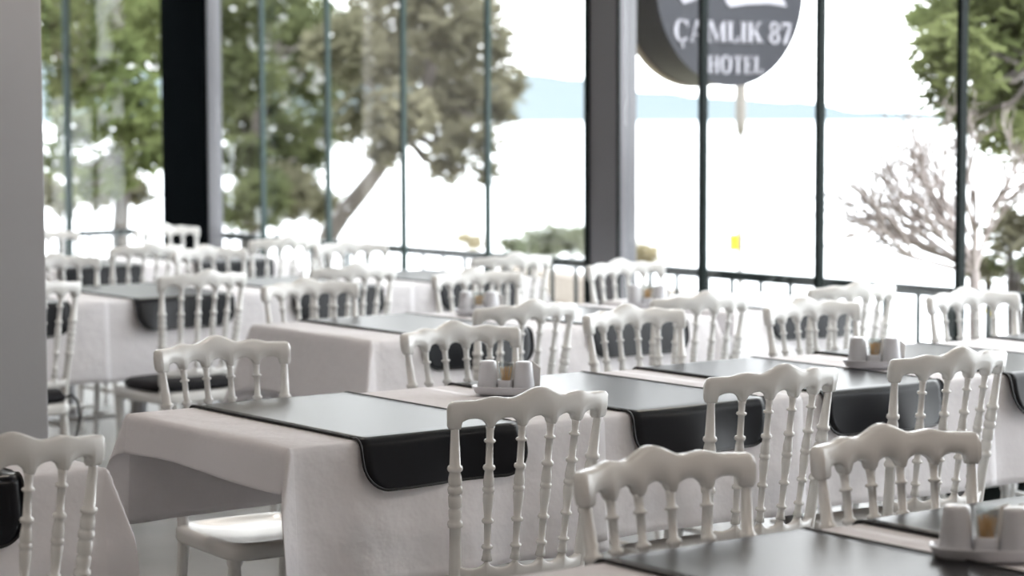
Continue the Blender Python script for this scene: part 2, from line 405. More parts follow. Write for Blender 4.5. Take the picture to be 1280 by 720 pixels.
def make_cloth(x0, x1, y0, y1, z, of, ob, ol, orr, label, seed=0, amp=.022, kL=.30, kR=.30, out=0):
    Lx, Ly = x1-x0, y1-y0
    def samples(neg, L, pos):
        out = []
        if neg > 0: out += [-neg+neg*i/14 for i in range(14)] + [-.012, -.008, -.004]
        n = int(L/.03); out += [L*i/n for i in range(n+1)]
        if pos > 0: out += [L+.004, L+.008, L+.012] + [L+pos*(i+1)/14 for i in range(14)]
        out = sorted(set(round(v, 5) for v in out)); return out
    S = samples(ol, Lx, orr); T = samples(of, Ly, ob)
    ff, fb, fl, fr_ = folds(seed*4+1), folds(seed*4+2), folds(seed*4+3), folds(seed*4+4)
    rw = random.Random(seed+99); ph = [rw.uniform(0, 6.28) for _ in range(6)]
    def bend(r):      # edge rolled over with a small radius
        q = .010+out
        if r < q*1.57: a = r/q; return q*math.sin(a), q*(1-math.cos(a))
        return q + .035*(r-q*1.57), q+(r-q*1.57)
    vs = []
    for t in T:
        for s in S:
            a = -s if s < 0 else (s-Lx if s > Lx else 0); sx = -1 if s < 0 else 1
            b = -t if t < 0 else (t-Ly if t > Ly else 0); sy = -1 if t < 0 else 1
            bx, by = x0+min(max(s, 0), Lx), y0+min(max(t, 0), Ly)
            if a == 0 and b == 0:
                zz = z + .0006*(1+math.sin(7*bx+ph[0])*math.sin(9*by+ph[1]))
                vs.append((bx, by, zz)); continue
            r = math.hypot(a, b); o, dn = bend(r)
            if a == 0 or b == 0:
                if a == 0:
                    lim = of if sy < 0 else ob; f = (ff if sy < 0 else fb)(s)
                    win = min(1, max(0, s/.12))*min(1, max(0, (Lx-s)/.12)) if True else 1
                    e = (r/max(lim, .01))**1.3
                    h = o + amp*e*(f*win+.4)
                    vs.append((bx, by+sy*h, z-dn + .004*math.sin(5*s+ph[2])*e))
                else:
                    lim = ol if sx < 0 else orr; f = (fl if sx < 0 else fr_)(t)
                    win = min(1, max(0, t/.12))*min(1, max(0, (Ly-t)/.12))
                    e = (r/max(lim, .01))**1.3
                    h = o + amp*e*(f*win*.6+.4)
                    vs.append((bx+sx*h, by, z-dn + .006*math.sin(6*t+ph[3])*e))
            else:
                th = math.atan2(b, a); k = (kL if sx < 0 else kR)
                e = (r/.34)**1.3
                base = o + amp*.4*e
                g = k*r*math.sin(2*th)**1.2 if 0 < th < math.pi/2 else 0
                hx = base*math.cos(th) + g*.75; hy = base*math.sin(th) + g*.66
                drop = math.sqrt(max(dn*dn-g*g, 0)) if dn > g else dn
                vs.append((bx+sx*hx, by+sy*hy, z-drop))
    n = len(S); fs = []
    for j in range(len(T)-1):
        for i in range(n-1): fs.append((j*n+i, j*n+i+1, (j+1)*n+i+1, (j+1)*n+i))
    m = MB(); m.add(vs, fs); o = m.build('tablecloth', 'cloth', None, True)
    for p in o.data.polygons: pass
    sd = o.modifiers.new('thickness', 'SOLIDIFY'); sd.thickness = .0012; sd.offset = -1
    tag(o, label, 'tablecloth', 'white tablecloths on the dining tables')
    return o
def make_runner(x0, x1, y0, y1, z, flap, label, flap_b=.12, rot=0):
    wd = x1-x0; L = y1-y0; rc = .07; q = .024
    root = empty('table_runner', ((x0+x1)/2, (y0+y1)/2, z), rot)
    tag(root, label, 'table runner', 'black vinyl table runners')
    def path(t):      # arc length -> (y, z) ; t in [-flap, L+flap_b]
        if 0 <= t <= L: return t-L/2, 0.0
        r, sg, base = (-t, -1, -L/2) if t < 0 else (t-L, 1, L/2)
        if r < q*1.5: a = r/q; return base+sg*q*math.sin(a), -q*(1-math.cos(a))
        a = 1.5; rr = r-q*1.5
        return base+sg*(q*math.sin(a)+rr*.10), -q*(1-math.cos(a))-rr
    T = []
    n = 16
    T += [-flap + flap*(1-math.cos(math.pi/2*i/n)) for i in range(n)]
    T += [-q*1.5*k/5 for k in range(5, 0, -1)] + [L*i/24 for i in range(25)] + [L+q*1.5*k/5 for k in range(1, 6)]
    T += [L+flap_b - flap_b*(1-math.cos(math.pi/2*i/n)) for i in range(n-1, -1, -1)]
    T = sorted(set(round(t, 5) for t in T))
    K = 16; vs = []; fs = []; left = []; right = []
    rr = random.Random(int(x0*1000)+int(y0*77)); p1, p2 = rr.uniform(0, 6), rr.uniform(0, 6)
    for t in T:
        d = min(t+flap, L+flap_b-t); hw = wd/2
        if d < rc: hw -= rc-math.sqrt(max(0, rc*rc-(rc-d)**2))
        y, zz = path(t); sg = -1 if t < 0 else 1
        r = max(0, -t, t-L)
        for k in range(K+1):
            x = -hw+2*hw*k/K
            bulge = sg*.012*(r/.12)*(math.sin(9*x+p1)+.5*math.sin(17*x+p2)+1.0) if r > 0 else 0
            vs.append((x, y+bulge, zz+.0015))
        left.append(vs[-K-1]); right.append(vs[-1])
    nk = K+1
    for j in range(len(T)-1):
        for k in range(K): fs.append((j*nk+k, j*nk+k+1, (j+1)*nk+k+1, (j+1)*nk+k))
    m = MB(); m.add(vs, fs); o = m.build('runner_sheet', 'vinyl', root, True)
    sd = o.modifiers.new('thickness', 'SOLIDIFY'); sd.thickness = .002; sd.offset = 0
    per = left + [vs[(len(T)-1)*nk+k] for k in range(1, K)] + right[::-1] + [vs[k] for k in range(K-1, 0, -1)]
    cl = [Vector(per[0])]
    for pnt in per[1:]:
        if (Vector(pnt)-cl[-1]).length > .004: cl.append(Vector(pnt))
    m = MB(); m.tube(cl, .0038, 6, closed=True); m.build('piping', 'piping', o, True)
    return root

RW = .4925
#  id: x0, x1, y0, y1, cloth overhang front/back/left/right, runner x0, phrase
TB = {
 'L1': (-.83, -.03, 0, .8, .335, .30, .0, .12, -.72, 'the table at the bottom left corner'),
 'R1a': (.47, 1.27, 0, .8, .365, .31, .115, .0, .653, 'the large sharp table with the open cloth end'),
 'R1b': (1.30, 2.10, 0, .8, .335, .30, 0, .0, 1.51, 'the long middle row, second table from its open end'),
 'R1c': (2.10, 2.90, 0, .8, .335, .30, 0, 0, 2.217, 'the long middle row, third table from its open end'),
 'R1d': (2.90, 3.70, 0, .8, .335, .30, 0, .0, 3.0, 'the long middle row, fourth table from its open end'),
 'R1e': (3.70, 4.50, 0, .8, .335, .30, 0, .10, 3.854, 'the long middle row, last table by the glass'),
 'R0a': (-.02, .735, -2.35, -1.55, .30, .30, .10, .0, .17, 'the blurred bottom right row, its left table'),
 'R0b': (.735, 1.46, -2.35, -1.55, .30, .30, .0, .1, .81, 'the blurred bottom right row, its right table'),
 'R2a': (2.07, 2.87, 2.08, 2.88, .335, .30, .26, 0, 2.27, 'the next row behind, its left end table'),
 'R2b': (2.87, 3.67, 2.08, 2.88, .335, .30, 0, .10, 3.03, 'the next row behind, its middle table'),
 'R2c': (3.86, 4.66, 2.15, 2.95, .335, .30, .10, .10, 4.03, 'the next row behind, its table by the glass'),
 'R3z': (1.30, 2.10, 4.27, 5.07, .36, .30, 0, 0, 1.46, 'the back left row, the table beside the grey pillar'),
 'R3a': (2.10, 2.90, 4.27, 5.07, .36, .30, .0, 0, 2.26, 'the back left row, its wide front table'),
 'R3b': (2.90, 3.70, 4.27, 5.07, .36, .30, 0, .0, 3.06, 'the back left row, its third table'),
 'R3c': (3.70, 4.50, 4.27, 5.07, .36, .30, 0, .12, 3.86, 'the back left row, its table by the glass'),
 'R4a': (2.75, 3.55, 6.35, 7.15, .335, .30, .10, 0, 2.90, 'the farthest row, its left table'),
 'R4b': (3.55, 4.35, 6.35, 7.15, .335, .30, .0, .14, 3.71, 'the farthest row, its table by the black column'),
}
EXT = {'R1a': (0, .15), 'R1b': (0, .04), 'R1c': (0, .04), 'R1d': (0, .04), 'R0a': (0, .03), 'R2a': (0, .04), 'R3z': (0, .04), 'R3a': (0, .04), 'R3b': (0, .04), 'R4a': (0, .04)}     # cloth lying over the neighbouring table
for i, (k, (x0, x1, y0, y1, of, ob, ol, orr, rx, ph)) in enumerate(TB.items()):
    make_table(x0, x1, y0, y1, 'square dining table under ' + ph.replace('the ', 'the white cloth of the ', 1) if False else 'dining table hidden under its cloth, ' + ph)
    lift = .0052-.0010*{'z': 0, '1': 0}.get(k[-1], 'abcde'.find(k[-1])+(1 if k[:2] == 'R3' else 0))      # each cloth lies over its right-hand neighbour
    make_cloth(x0-EXT.get(k, (0, 0))[0], x1+EXT.get(k, (0, 0))[1], y0, y1, ZT+lift, of, ob, ol, orr, 'white tablecloth draped on ' + ph, seed=i, kR=.3, out=(lift-.0012)*2.0, amp=.010 if k[:2] == 'R3' else .022)
    fl = .165 if k == 'L1' else (.15 if k[:2] in ('R3', 'R4') else .14)
    make_runner(rx, rx+RW, y0, y1, ZT+lift+.0045, fl, 'black vinyl runner across ' + ph)

proto = make_chair()
near = 'white chair seen from behind at '
farl = 'white chair facing the camera beyond '
#  x, y of the crest rail ends, rotation, label
CH = [
 (-.42, -.36, -3, near + 'the table at the bottom left corner', 0),
 (.88, -.40, -6, near + 'the large sharp table with the open cloth end', 0),
 (1.67, -.39, -3, near + 'the long middle row, second from the left', 0),
 (2.35, -.37, -3, near + 'the long middle row, rightmost of three', 0),
 (.91, 1.09, 178, farl + 'the large sharp table with the open cloth end', 0),
 (1.73, 1.06, 177, farl + 'the toothpick caddy of the large sharp table', 0),
 (2.56, 1.22, 179, farl + 'the long middle row, third from the left', 0),
 (3.24, 1.07, 176, farl + 'the long middle row, left of the right caddy', 0),
 (4.02, 1.03, 172, farl + 'the long middle row, rightmost beside the glass', 0),
 (.46, -1.38, 179, 'blurred white spindle chair facing the camera at bottom centre', 0),
 (1.03, -1.43, 174, 'blurred white spindle chair facing the camera behind the bottom right caddy', 0),
 (2.44, 1.67, -2, near + 'the next row behind, the leftmost', 0),
 (3.17, 1.58, -6, near + 'the next row behind, second from its left', 0),
 (3.97, 1.60, -5, near + 'the next row behind, against the dark railing', 0),
 (2.40, 3.02, 176, farl + 'the next row behind, at its left end', 0),
 (3.27, 3.10, 174, farl + 'the next row behind, behind the left of its caddies', 0),
 (4.14, 3.17, 178, farl + 'the next row behind, just right of the grey column', 0),
 (1.55, 3.75, 2, 'white spindle chair with black cushion cut off by the grey pillar', 1),
 (2.34, 3.78, 3, 'white spindle chair with black cushion before the wide back left table', 1),
 (3.07, 3.75, -3, near + 'the back left row, third from the left', 1),
 (4.08, 3.94, -6, near + 'the back left row, next to the grey column', 0),
 (2.37, 5.22, 180, farl + 'the back left row, beside the grey pillar', 0),
 (3.26, 5.36, 182, farl + 'the back left row, in front of the black column', 0),
 (4.06, 5.30, 176, farl + 'the back left row, nearest the glass', 0),
 (3.16, 5.84, 2, near + 'the farthest row, the left one', 0),
 (4.08, 6.00, -2, near + 'the farthest row, right of the black column', 0),
 (4.22, 7.60, 178, farl + 'the farthest row, just left of the black column', 0),
 (3.40, 7.55, 180, farl + 'the farthest row, beside the grey pillar', 0),
]
cushions = []
for i, (x, y, rz, lab, cu) in enumerate(CH):
    o = proto if i == 0 else copy_tree(proto)
    a = R(rz); off = .196         # distance from seat centre back to the rail ends
    o.location = (x-math.sin(a)*off, y+math.cos(a)*off, 0); o.rotation_euler = (0, 0, a)
    tag(o, lab, 'chair', 'white spindle back chairs')
    if cu: cushions.append((o.location.copy(), a))
def make_cushion(loc, a, label):
    root = empty('seat_cushion', (loc[0], loc[1], .4025), a); tag(root, label, 'cushion', 'black tie-on seat cushions')
    m = MB(); N = 32; rings = []
    for (z, ins) in ((0, .02), (.004, .006), (.02, 0), (.036, .006), (.044, .02), (.050, .06), (.052, .12)):
        ring = []
        for k in range(N):
            t = 2*math.pi*k/N; e = .35
            cx = math.copysign(abs(math.cos(t))**e, math.cos(t)); cy = math.copysign(abs(math.sin(t))**e, math.sin(t))
            ring.append(Vector((cx*(.205-ins), .0+cy*(.165-ins), z)))
        rings.append(ring)
    vs = [v for r in rings for v in r]; fs = []
    for i in range(len(rings)-1):
        for j in range(N):
            l = (j+1) % N; fs.append((i*N+j, i*N+l, (i+1)*N+l, (i+1)*N+j))
    fs.append(tuple(range(N))[::-1]); fs.append(tuple((len(rings)-1)*N+j for j in range(N)))
    m.add(vs, fs); pad = m.build('pad', 'cushion', root, True)
    for sg in (-1, 1):
        m = MB(); m.tube([(sg*.17, -.15, .02), (sg*.178, -.185, .03), (sg*.185, -.215, .01), (sg*.192, -.222, -.06), (sg*.17, -.225, -.14), (sg*.15, -.23, -.2)], .005, 6); m.build('tie_strap', 'cushion', pad, True)
for (l, a), lb in zip(cushions, ('black seat cushion on the chair by the grey pillar', 'black seat cushion with hanging tie before the wide back left table', 'black seat cushion on the third chair of the back left row')):
    make_cushion(l, a, lb)

# ------------------------------------------------------------------ condiment sets
ctop = ZT+.0052+.0045
def superell(rx, ry, e, N):
    out = []
    for k in range(N):
        t = 2*math.pi*k/N
        out.append((math.copysign(abs(math.cos(t))**e, math.cos(t))*rx, math.copysign(abs(math.sin(t))**e, math.sin(t))*ry))
    return out
def rings_mesh(m, rings):
    N = len(rings[0]); vs = [v for r in rings for v in r]; fs = []
    for i in range(len(rings)-1):
        for j in range(N):
            l = (j+1) % N; fs.append((i*N+j, i*N+l, (i+1)*N+l, (i+1)*N+j))
    fs.append(tuple(range(N))[::-1]); fs.append(tuple((len(rings)-1)*N+j for j in range(N)))
    m.add(vs, fs)
m = MB()
rings_mesh(m, [[Vector((x, y, z)) for x, y in superell(.098+d, .052+d, .7, 40)] for (z, d) in ((0, -.014), (.002, -.010), (.012, -.004), (.020, 0), (.023, .0015), (.024, -.001), (.022, -.003), (.012, -.007), (.006, -.012), (.005, -.03))])
tray_me = m.mesh('condiment_tray', 'ceramic', True)
m = MB(); m.lathe([(.024, 0), (.0305, .0015), (.0315, .006), (.0240, .080), (.0225, .086), (.018, .088), (.004, .089)], 28); shaker_me = m.mesh('shaker', 'ceramic', True)
m = MB(); rings_mesh(m, [[Vector((x, y, z)) for x, y in superell(.021+d, .021+d, .45, 24)] for (z, d) in ((0, -.002), (.002, 0), (.034, 0), (.036, -.001), (.0355, -.003), (.010, -.004))])
cup_me = m.mesh('toothpick_cup', 'ceramic', True)
m = MB()
prof = [(.015, .012), (.0165, .034), (.022, .085), (.0215, .0855), (.0150, .034), (.0135, .014)]
m.lathe(prof, 24); glass_me = m.mesh('glass_liner', 'clear', True)
m = MB(); rr = random.Random(3)
for k in range(24):
    a = rr.uniform(0, 6.28); q = rr.uniform(0, 1)**.5; b = Vector((math.cos(a)*.009*q, math.sin(a)*.009*q, .016)); t = Vector((math.cos(a+.4)*.019*q, math.sin(a+.4)*.019*q, rr.uniform(.066, .074)))
    m.tube([b, t], [.0011, .0009], 5)
picks_me = m.mesh('toothpicks', 'wood_pick', False)
def napkin_mesh(i):
    m = MB(); rr = random.Random(i); lean = rr.uniform(.008, .02)
    pts = [(-.042, 0), (.042, 0), (.042, .062), (.012, .075+rr.uniform(-.008, .01)), (-.042, .058)]
    vs = [Vector((x, lean*z/.07, z+.004)) for x, z in pts] + [Vector((x, lean*z/.07+.005, z+.004)) for x, z in pts]
    n = 5; m.add(vs, [tuple(range(n))[::-1], tuple(range(n, 2*n))]+[(k, (k+1) % n, n+(k+1) % n, n+k) for k in range(n)])
    return m.mesh('napkin', 'paper')
nap_me = [napkin_mesh(i) for i in range(3)]
def place(name, me, M, loc, rz=0):
    o = bpy.data.objects.new(name, me); C.objects.link(o); o.matrix_world = M @ Matrix.Translation(loc) @ Matrix.Rotation(rz, 4, 'Z'); return o
def condiments(x, y, z, rz, where):
    Mx = Matrix.Translation((x, y, z)) @ Matrix.Rotation(R(rz), 4, 'Z')
    tag(place('condiment_tray', tray_me, Mx, (0, 0, 0)), 'white oval condiment tray ' + where, 'tray', 'condiment trays')
    tag(place('shaker', shaker_me, Mx, (-.052, -.004, .006)), 'left white tapered shaker in the tray ' + where, 'shaker', 'white tapered shakers')
    tag(place('shaker', shaker_me, Mx, (.052, -.006, .006)), 'right white tapered shaker in the tray ' + where, 'shaker', 'white tapered shakers')
    cup = empty('toothpick_cup'); cup.matrix_world = Mx @ Matrix.Translation((0, -.008, .006)); tag(cup, 'small square toothpick cup in the tray ' + where, 'toothpick cup', 'toothpick cups')
    body = bpy.data.objects.new('cup_body', cup_me); C.objects.link(body); body.parent = cup
    o = bpy.data.objects.new('glass_liner', glass_me); C.objects.link(o); o.parent = body
    tk = place('toothpicks', picks_me, Mx, (0, -.008, .006)); tag(tk, 'bundle of wooden toothpicks in the cup ' + where, 'toothpicks', 'toothpick bundles', 'stuff')
    for i in range(2):
        tag(place('napkin', nap_me[i], Mx, (.024+.024*i, .024+.008*i, .006), -.15*i), ('front' if i == 0 else 'rear') + ' folded paper napkin in the tray ' + where, 'napkin', 'folded paper napkins')
condiments(1.485, .50, ctop, -50, 'on the large sharp table')
condiments(2.80, .345, ctop, -50, 'on the right part of the middle row')
condiments(2.96, 2.66, ctop, -42, 'on the next row, left of the grey column')
condiments(3.70, 2.50, ctop, -40, 'on the next row, right of the grey column')
condiments(.715, -1.945, ctop, -48, 'at the blurred bottom right corner')
condiments(2.0, 4.75, ctop, -42, 'beside the grey pillar')

# ------------------------------------------------------------------ round hotel sign outside
sc_ = at(915, -16, 12.2); SRAD = 123.5*12.2/FPX; STH = .33
sign = empty('hotel_sign', sc_); tag(sign, 'round dark hotel sign with white lettering hanging outside the glass', 'sign')
def disc(rad, y0, y1, N=72, inner=None):
    m = MB(); vs = []; fs = []
    for y in (y0, y1):
        for k in range(N): vs.append((rad*math.cos(2*math.pi*k/N), y, rad*math.sin(2*math.pi*k/N)))
    for k in range(N):
        l = (k+1) % N; fs.append((k, l, N+l, N+k))
    fs.append(tuple(range(N))); fs.append(tuple(range(N, 2*N))[::-1]); m.add(vs, fs); return m
disc(SRAD, 0, .012).build('face', 'sign_face', sign)
disc(SRAD*.985, .012, STH-.05).build('drum', 'sign_side', sign)
disc(SRAD*1.0, STH-.05, STH).build('back_rim', 'sign_rim', sign)
boxobj('bracket', 'column', 0, .06, STH-.2, STH-.12, SRAD*.9, SRAD+1.0, sign)
PX = SRAD/123.5
def poly(m, pts, y0=-.008, y1=0.0):
    n = len(pts); vs = [(x, y0, z) for x, z in pts] + [(x, y1, z) for x, z in pts]
    m.add(vs, [tuple(range(n)), tuple(range(n, 2*n))[::-1]] + [(k, n+k, n+(k+1) % n, (k+1) % n) for k in range(n)])
def ring(m, cx, cz, rx, rz, ix, iz, a0=0, a1=360, N=36):
    vs = []; fs = []
    for i in range(N+1):
        a = R(a0+(a1-a0)*i/N); c, s = math.cos(a), math.sin(a)
        for y in (-.008, 0.0):
            vs.append((cx+rx*c, y, cz+rz*s)); vs.append((cx+ix*c, y, cz+iz*s))
    for i in range(N):
        p, q = i*4, (i+1)*4
        for (a, b) in ((0, 1), (1, 3), (3, 2), (2, 0)): fs.append((p+a, p+b, q+b, q+a))
    m.add(vs, fs)
def rect(m, x0, x1, z0, z1): poly(m, [(x0, z0), (x1, z0), (x1, z1), (x0, z1)])
# glyphs on a unit-height grid, returned width
def glyph(ch):
    m = MB(); t = .19; h = .055
    def stem(x): rect(m, x, x+t, 0, 1); rect(m, x-.07, x+t+.07, 0, h); rect(m, x-.07, x+t+.07, 1-h, 1)
    if ch == 'I': stem(.07); wd = .33
    elif ch == 'L': stem(.07); rect(m, .07, .62, 0, .09); poly(m, [(.52, 0), (.64, 0), (.66, .30), (.60, .30)]); wd = .68
    elif ch == 'H': stem(.07); stem(.57); rect(m, .2, .6, .47, .55); wd = .85
    elif ch == 'T':
        rect(m, .27, .27+t, 0, 1); rect(m, .2, .53, 0, h); rect(m, .02, .71, 1-h, 1); poly(m, [(.02, 1), (.0, .70), (.04, .70), (.10, 1)]); poly(m, [(.63, 1), (.69, .70), (.73, .70), (.71, 1)]); wd = .74
    elif ch == 'E':
        stem(.07); rect(m, .07, .60, 0, h); rect(m, .07, .58, 1-h, 1); rect(m, .2, .46, .48, .54); rect(m, .43, .47, .38, .64)
        poly(m, [(.52, 0), (.62, 0), (.64, .27), (.60, .27)]); poly(m, [(.52, 1), (.60, 1), (.61, .75), (.57, .75)]); wd = .68
    elif ch == 'A':
        poly(m, [(.34, 1), (.46, 1), (.84, 0), (.63, 0)]); poly(m, [(.34, 1), (.40, 1), (.14, 0), (.07, 0)]); rect(m, .18, .66, .30, .36)
        rect(m, 0, .24, 0, h); rect(m, .54, .91, 0, h); wd = .91
    elif ch == 'M':
        rect(m, .09, .15, 0, 1); rect(m, 0, .26, 0, h); rect(m, 0, .2, 1-h, 1); poly(m, [(.09, 1), (.28, 1), (.58, .10), (.50, 0)])
        poly(m, [(.50, 0), (.56, .06), (.88, 1), (.82, 1)]); rect(m, .80, .99, 0, 1); rect(m, .72, 1.06, 0, h); rect(m, .86, 1.06, 1-h, 1); wd = 1.06
    elif ch == 'K':
        stem(.07); poly(m, [(.25, .42), (.32, .42), (.76, 1), (.66, 1)]); poly(m, [(.34, .56), (.47, .68), (.86, 0), (.62, 0)]); rect(m, .56, .82, 1-h, 1); rect(m, .54, .92, 0, h); wd = .9
    elif ch == 'O': ring(m, .41, .5, .41, .52, .21, .46); wd = .84
    elif ch == 'Ç':
        ring(m, .41, .5, .41, .52, .21, .46, 42, 318); rect(m, .68, .74, .66, .98); poly(m, [(.68, .16), (.75, .24), (.71, .10), (.64, .08)])
        rect(m, .38, .44, -.12, 0); ring(m, .42, -.17, .12, .11, .05, .05, -130, 110); wd = .78
    elif ch == '8': ring(m, .3, .26, .30, .28, .14, .21); ring(m, .3, .75, .26, .27, .12, .20); wd = .62
    elif ch == '7': rect(m, .04, .60, .86, 1); poly(m, [(.04, 1), (.0, .66), (.05, .66), (.12, .88)]); poly(m, [(.47, .90), (.60, 1), (.60, .90), (.34, 0), (.12, 0)]); wd = .64
    return m, wd
def text(s, xpx0, xpx1, zbase_px, hpx):
    gl = []; x = 0
    for ch in s:
        if ch == ' ': x += .30; continue
        g, wd = glyph(ch); gl.append((ch, g, x)); x += wd+.07
    tot = x-.07; k = (xpx1-xpx0)/tot*PX/.8; hh = hpx*PX
    for ch, g, gx in gl:
        o = g.build('letter', 'letter', sign)
        for v in o.data.vertices:
            v.co.x = (xpx0-915)*PX/.8 + (gx+v.co.x)*k; v.co.z = zbase_px*PX + v.co.z*hh
text('ÇAMLIK 87', 838, 997, -16-54+1, 27)
text('HOTEL', 882, 957, -16-93+1, 23)
# lower ends of the script logo above the name
def swoosh(pts, name):
    m = MB(); poly(m, [((x-915)*PX/.8, (-16-y)*PX) for x, y in pts]); m.build(name, 'letter', sign)
swoosh([(845, -14), (858, -12), (868, 0), (862, 3), (850, 7), (846, 2)], 'logo_stroke')
swoosh([(902, -10), (906, 4), (912, 9), (935, 5), (965, 3), (989, 6), (984, -4), (960, -8), (930, -4), (914, -3), (910, -12)], 'logo_stroke')

# ------------------------------------------------------------------ sea, far shore, coast
m = MB(); m.add([(-30000, -3000, -12), (40000, -3000, -12), (40000, 40000, -12), (-30000, 40000, -12)], [(0, 1, 2, 3)])
tag(m.build('sea', 'sea'), 'pale calm sea stretching to the far shore', 'sea', kind='structure')
def hill_range():
    m = MB(); rr = random.Random(5); vs = []; N = 160; dist = 9000
    prof = lambda px: smooth_interp([-900, -200, 300, 560, 640, 670, 730, 800, 900, 1000, 1080, 1200, 1500, 2200], [40, 60, 95, 105, 94, 92, 98, 112, 120, 126, 138, 140, 120, 90], px)
    for i in range(N+1):
        px = -900+3100*i/N; wob = rr.uniform(-1.5, 1.5)
        b = at(px, 160, dist); b.z = -14; t = at(px, prof(px)+wob, dist+900); q = at(px, 100, dist+2500); q.z = -14
        vs += [b, b.lerp(t, .55)+Vector((0, 0, rr.uniform(-8, 8))), t, q]
    fs = []
    for i in range(N):
        for k in range(3): fs.append((i*4+k, (i+1)*4+k, (i+1)*4+k+1, i*4+k+1))
    m.add(vs, fs); return m
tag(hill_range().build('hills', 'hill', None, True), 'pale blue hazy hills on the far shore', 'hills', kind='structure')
def terrain():
    m = MB(); vs = []; n = 40; rr = random.Random(8)
    for j in range(n+1):
        for i in range(n+1):
            x = -25+80*i/n; y = -20+80*j/n
            d = max(x-5.4, y-9.5, 0); z = -.9-.10*d-.012*d*d + rr.uniform(-.12, .12)
            if d <= 0: z = -1.0
            vs.append((x, y, max(z, -13)))
    fs = [(j*(n+1)+i, j*(n+1)+i+1, (j+1)*(n+1)+i+1, (j+1)*(n+1)+i) for j in range(n) for i in range(n)]
    m.add(vs, fs); return m
tag(terrain().build('coast_ground', 'ground', None, True), 'sloping coastal ground below the hotel', 'ground', kind='structure')
def ground_z(x, y):
    d = max(x-5.4, y-9.5, 0); return -.9-.10*d-.012*d*d

# ------------------------------------------------------------------ trees
def clump(m, c, rad, n, size, rr):
    for _ in range(n):
        d = Vector((rr.gauss(0, 1), rr.gauss(0, 1), rr.gauss(0, .75)))
        d.normalize(); p = c + d*rad*rr.uniform(.15, 1)**.6
        a = Vector((rr.gauss(0, 1), rr.gauss(0, 1), rr.gauss(0, 1))).normalized(); b = a.orthogonal().normalized()
        s = size*rr.uniform(.6, 1.3)
        m.add([p-a*s-b*s*.28, p+a*s-b*s*.28, p+a*s*.9+b*s*.28, p-a*s*.9+b*s*.28], [(0, 1, 2, 3)])
def tree(name, label, base, trunk, clumps, mat, size, dens, seed, tr=.16, bark='bark', group=None, limbs=True):
    """base: root point, trunk: points from the root upward, clumps: (centre, radius)"""
    rr = random.Random(seed)
    root = empty(name, base); tag(root, label, 'tree' if 'shrub' not in name else 'shrub', group)
    L = [Vector(p)-Vector(base) for p in trunk]
    m = MB(); m.tube(L, [tr*(1-.6*i/max(1, len(L)-1)) for i in range(len(L))], 10)
    m.build('trunk', bark, root, True)
    f = MB()
    for (c, rad) in clumps:
        c = Vector(c)-Vector(base)
        clump(f, c, rad, int(dens*rad*rad), size, rr)
        if limbs:
            k = min(range(len(L)), key=lambda q: (L[q]-c).length+.6*abs(q-len(L)*.6)/len(L)); a = L[k]
            mid = a.lerp(c, .5)+Vector((rr.uniform(-.15, .15), rr.uniform(-.15, .15), -.12))
            b = MB(); b.tube([a, mid, c], [tr*.3, tr*.2, tr*.06], 6); b.build('branch', bark, root, True)
    fo = f.build('foliage', mat, root); tag(fo, kind='stuff')
    return root
def cl(px, py, dist, rpx): return (at(px, py, dist), rpx*dist/FPX)
def rooted(px, dist, off=0):
    p = at(px, 300, dist); return Vector((p.x, p.y, max(ground_z(p.x, p.y), -12.5)))
# the leaning pine behind the glass
D = 22
b = rooted(405, D)
tr_ = [b, at(400, 340, D), at(412, 292, D), at(428, 268, D), at(455, 236, D), at(478, 205, D), at(505, 168, D), at(530, 120, D), at(545, 60, D), at(555, -20, D)]
rr = random.Random(21)
cls = [cl(x, y, D+rr.uniform(-1.5, 1.5), q) for (x, y, q) in ((600, 60, 48), (635, 105, 26), (575, 110, 55), (620, 140, 30), (560, 30, 55), (520, 70, 55), (490, 20, 60), (470, 90, 50), (540, 150, 42), (590, 175, 34), (500, 140, 45), (560, 205, 28), (450, 150, 34), (430, 60, 50), (600, 10, 30), (520, -30, 70), (610, 215, 16), (480, 190, 24))]
tree('pine_tree', 'grey green pine with a leaning trunk behind the sea side glass', b, tr_, cls, 'olive', .085, 2600, 1, .12)
# green pine left of the black column and one behind it
D = 20; b = rooted(170, D)
cls = [cl(x, y, D+rr.uniform(-1.5, 1.5), q) for (x, y, q) in ((90, 40, 45), (150, 20, 55), (110, 100, 45), (190, 60, 45), (170, 120, 40), (200, 150, 30), (175, 175, 30), (140, 70, 45), (80, 120, 30), (205, 20, 50), (180, 200, 22), (60, 60, 40), (130, -30, 60), (120, 215, 26), (150, 225, 24), (95, 165, 34), (140, 150, 34), (70, 200, 26), (200, 195, 26), (65, 15, 40), (100, 235, 20))]
tree('pine_tree', 'bright green pine seen through the far glass at left', b, [b, at(150, 300, D), at(155, 180, D), at(150, 60, D), at(145, -60, D)], cls, 'pine2', .085, 2300, 2, .09)
D = 26; b = rooted(310, D)
cls = [cl(x, y, D+rr.uniform(-2, 2), q) for (x, y, q) in ((300, 20, 50), (350, 60, 55), (310, 90, 50), (370, 20, 50), (390, 110, 40), (330, 140, 40), (295, 150, 36), (360, 170, 36), (400, 40, 40), (330, -40, 70), (285, 60, 40), (410, 160, 30), (300, 195, 36), (345, 205, 30), (385, 195, 28), (320, 240, 26), (292, 110, 40), (420, 90, 40))]
tree('pine_tree', 'dull green pine standing just right of the black column', b, [b, at(318, 300, D), at(322, 180, D), at(330, 60, D), at(335, -60, D)], cls, 'pine', .10, 1900, 3, .11)
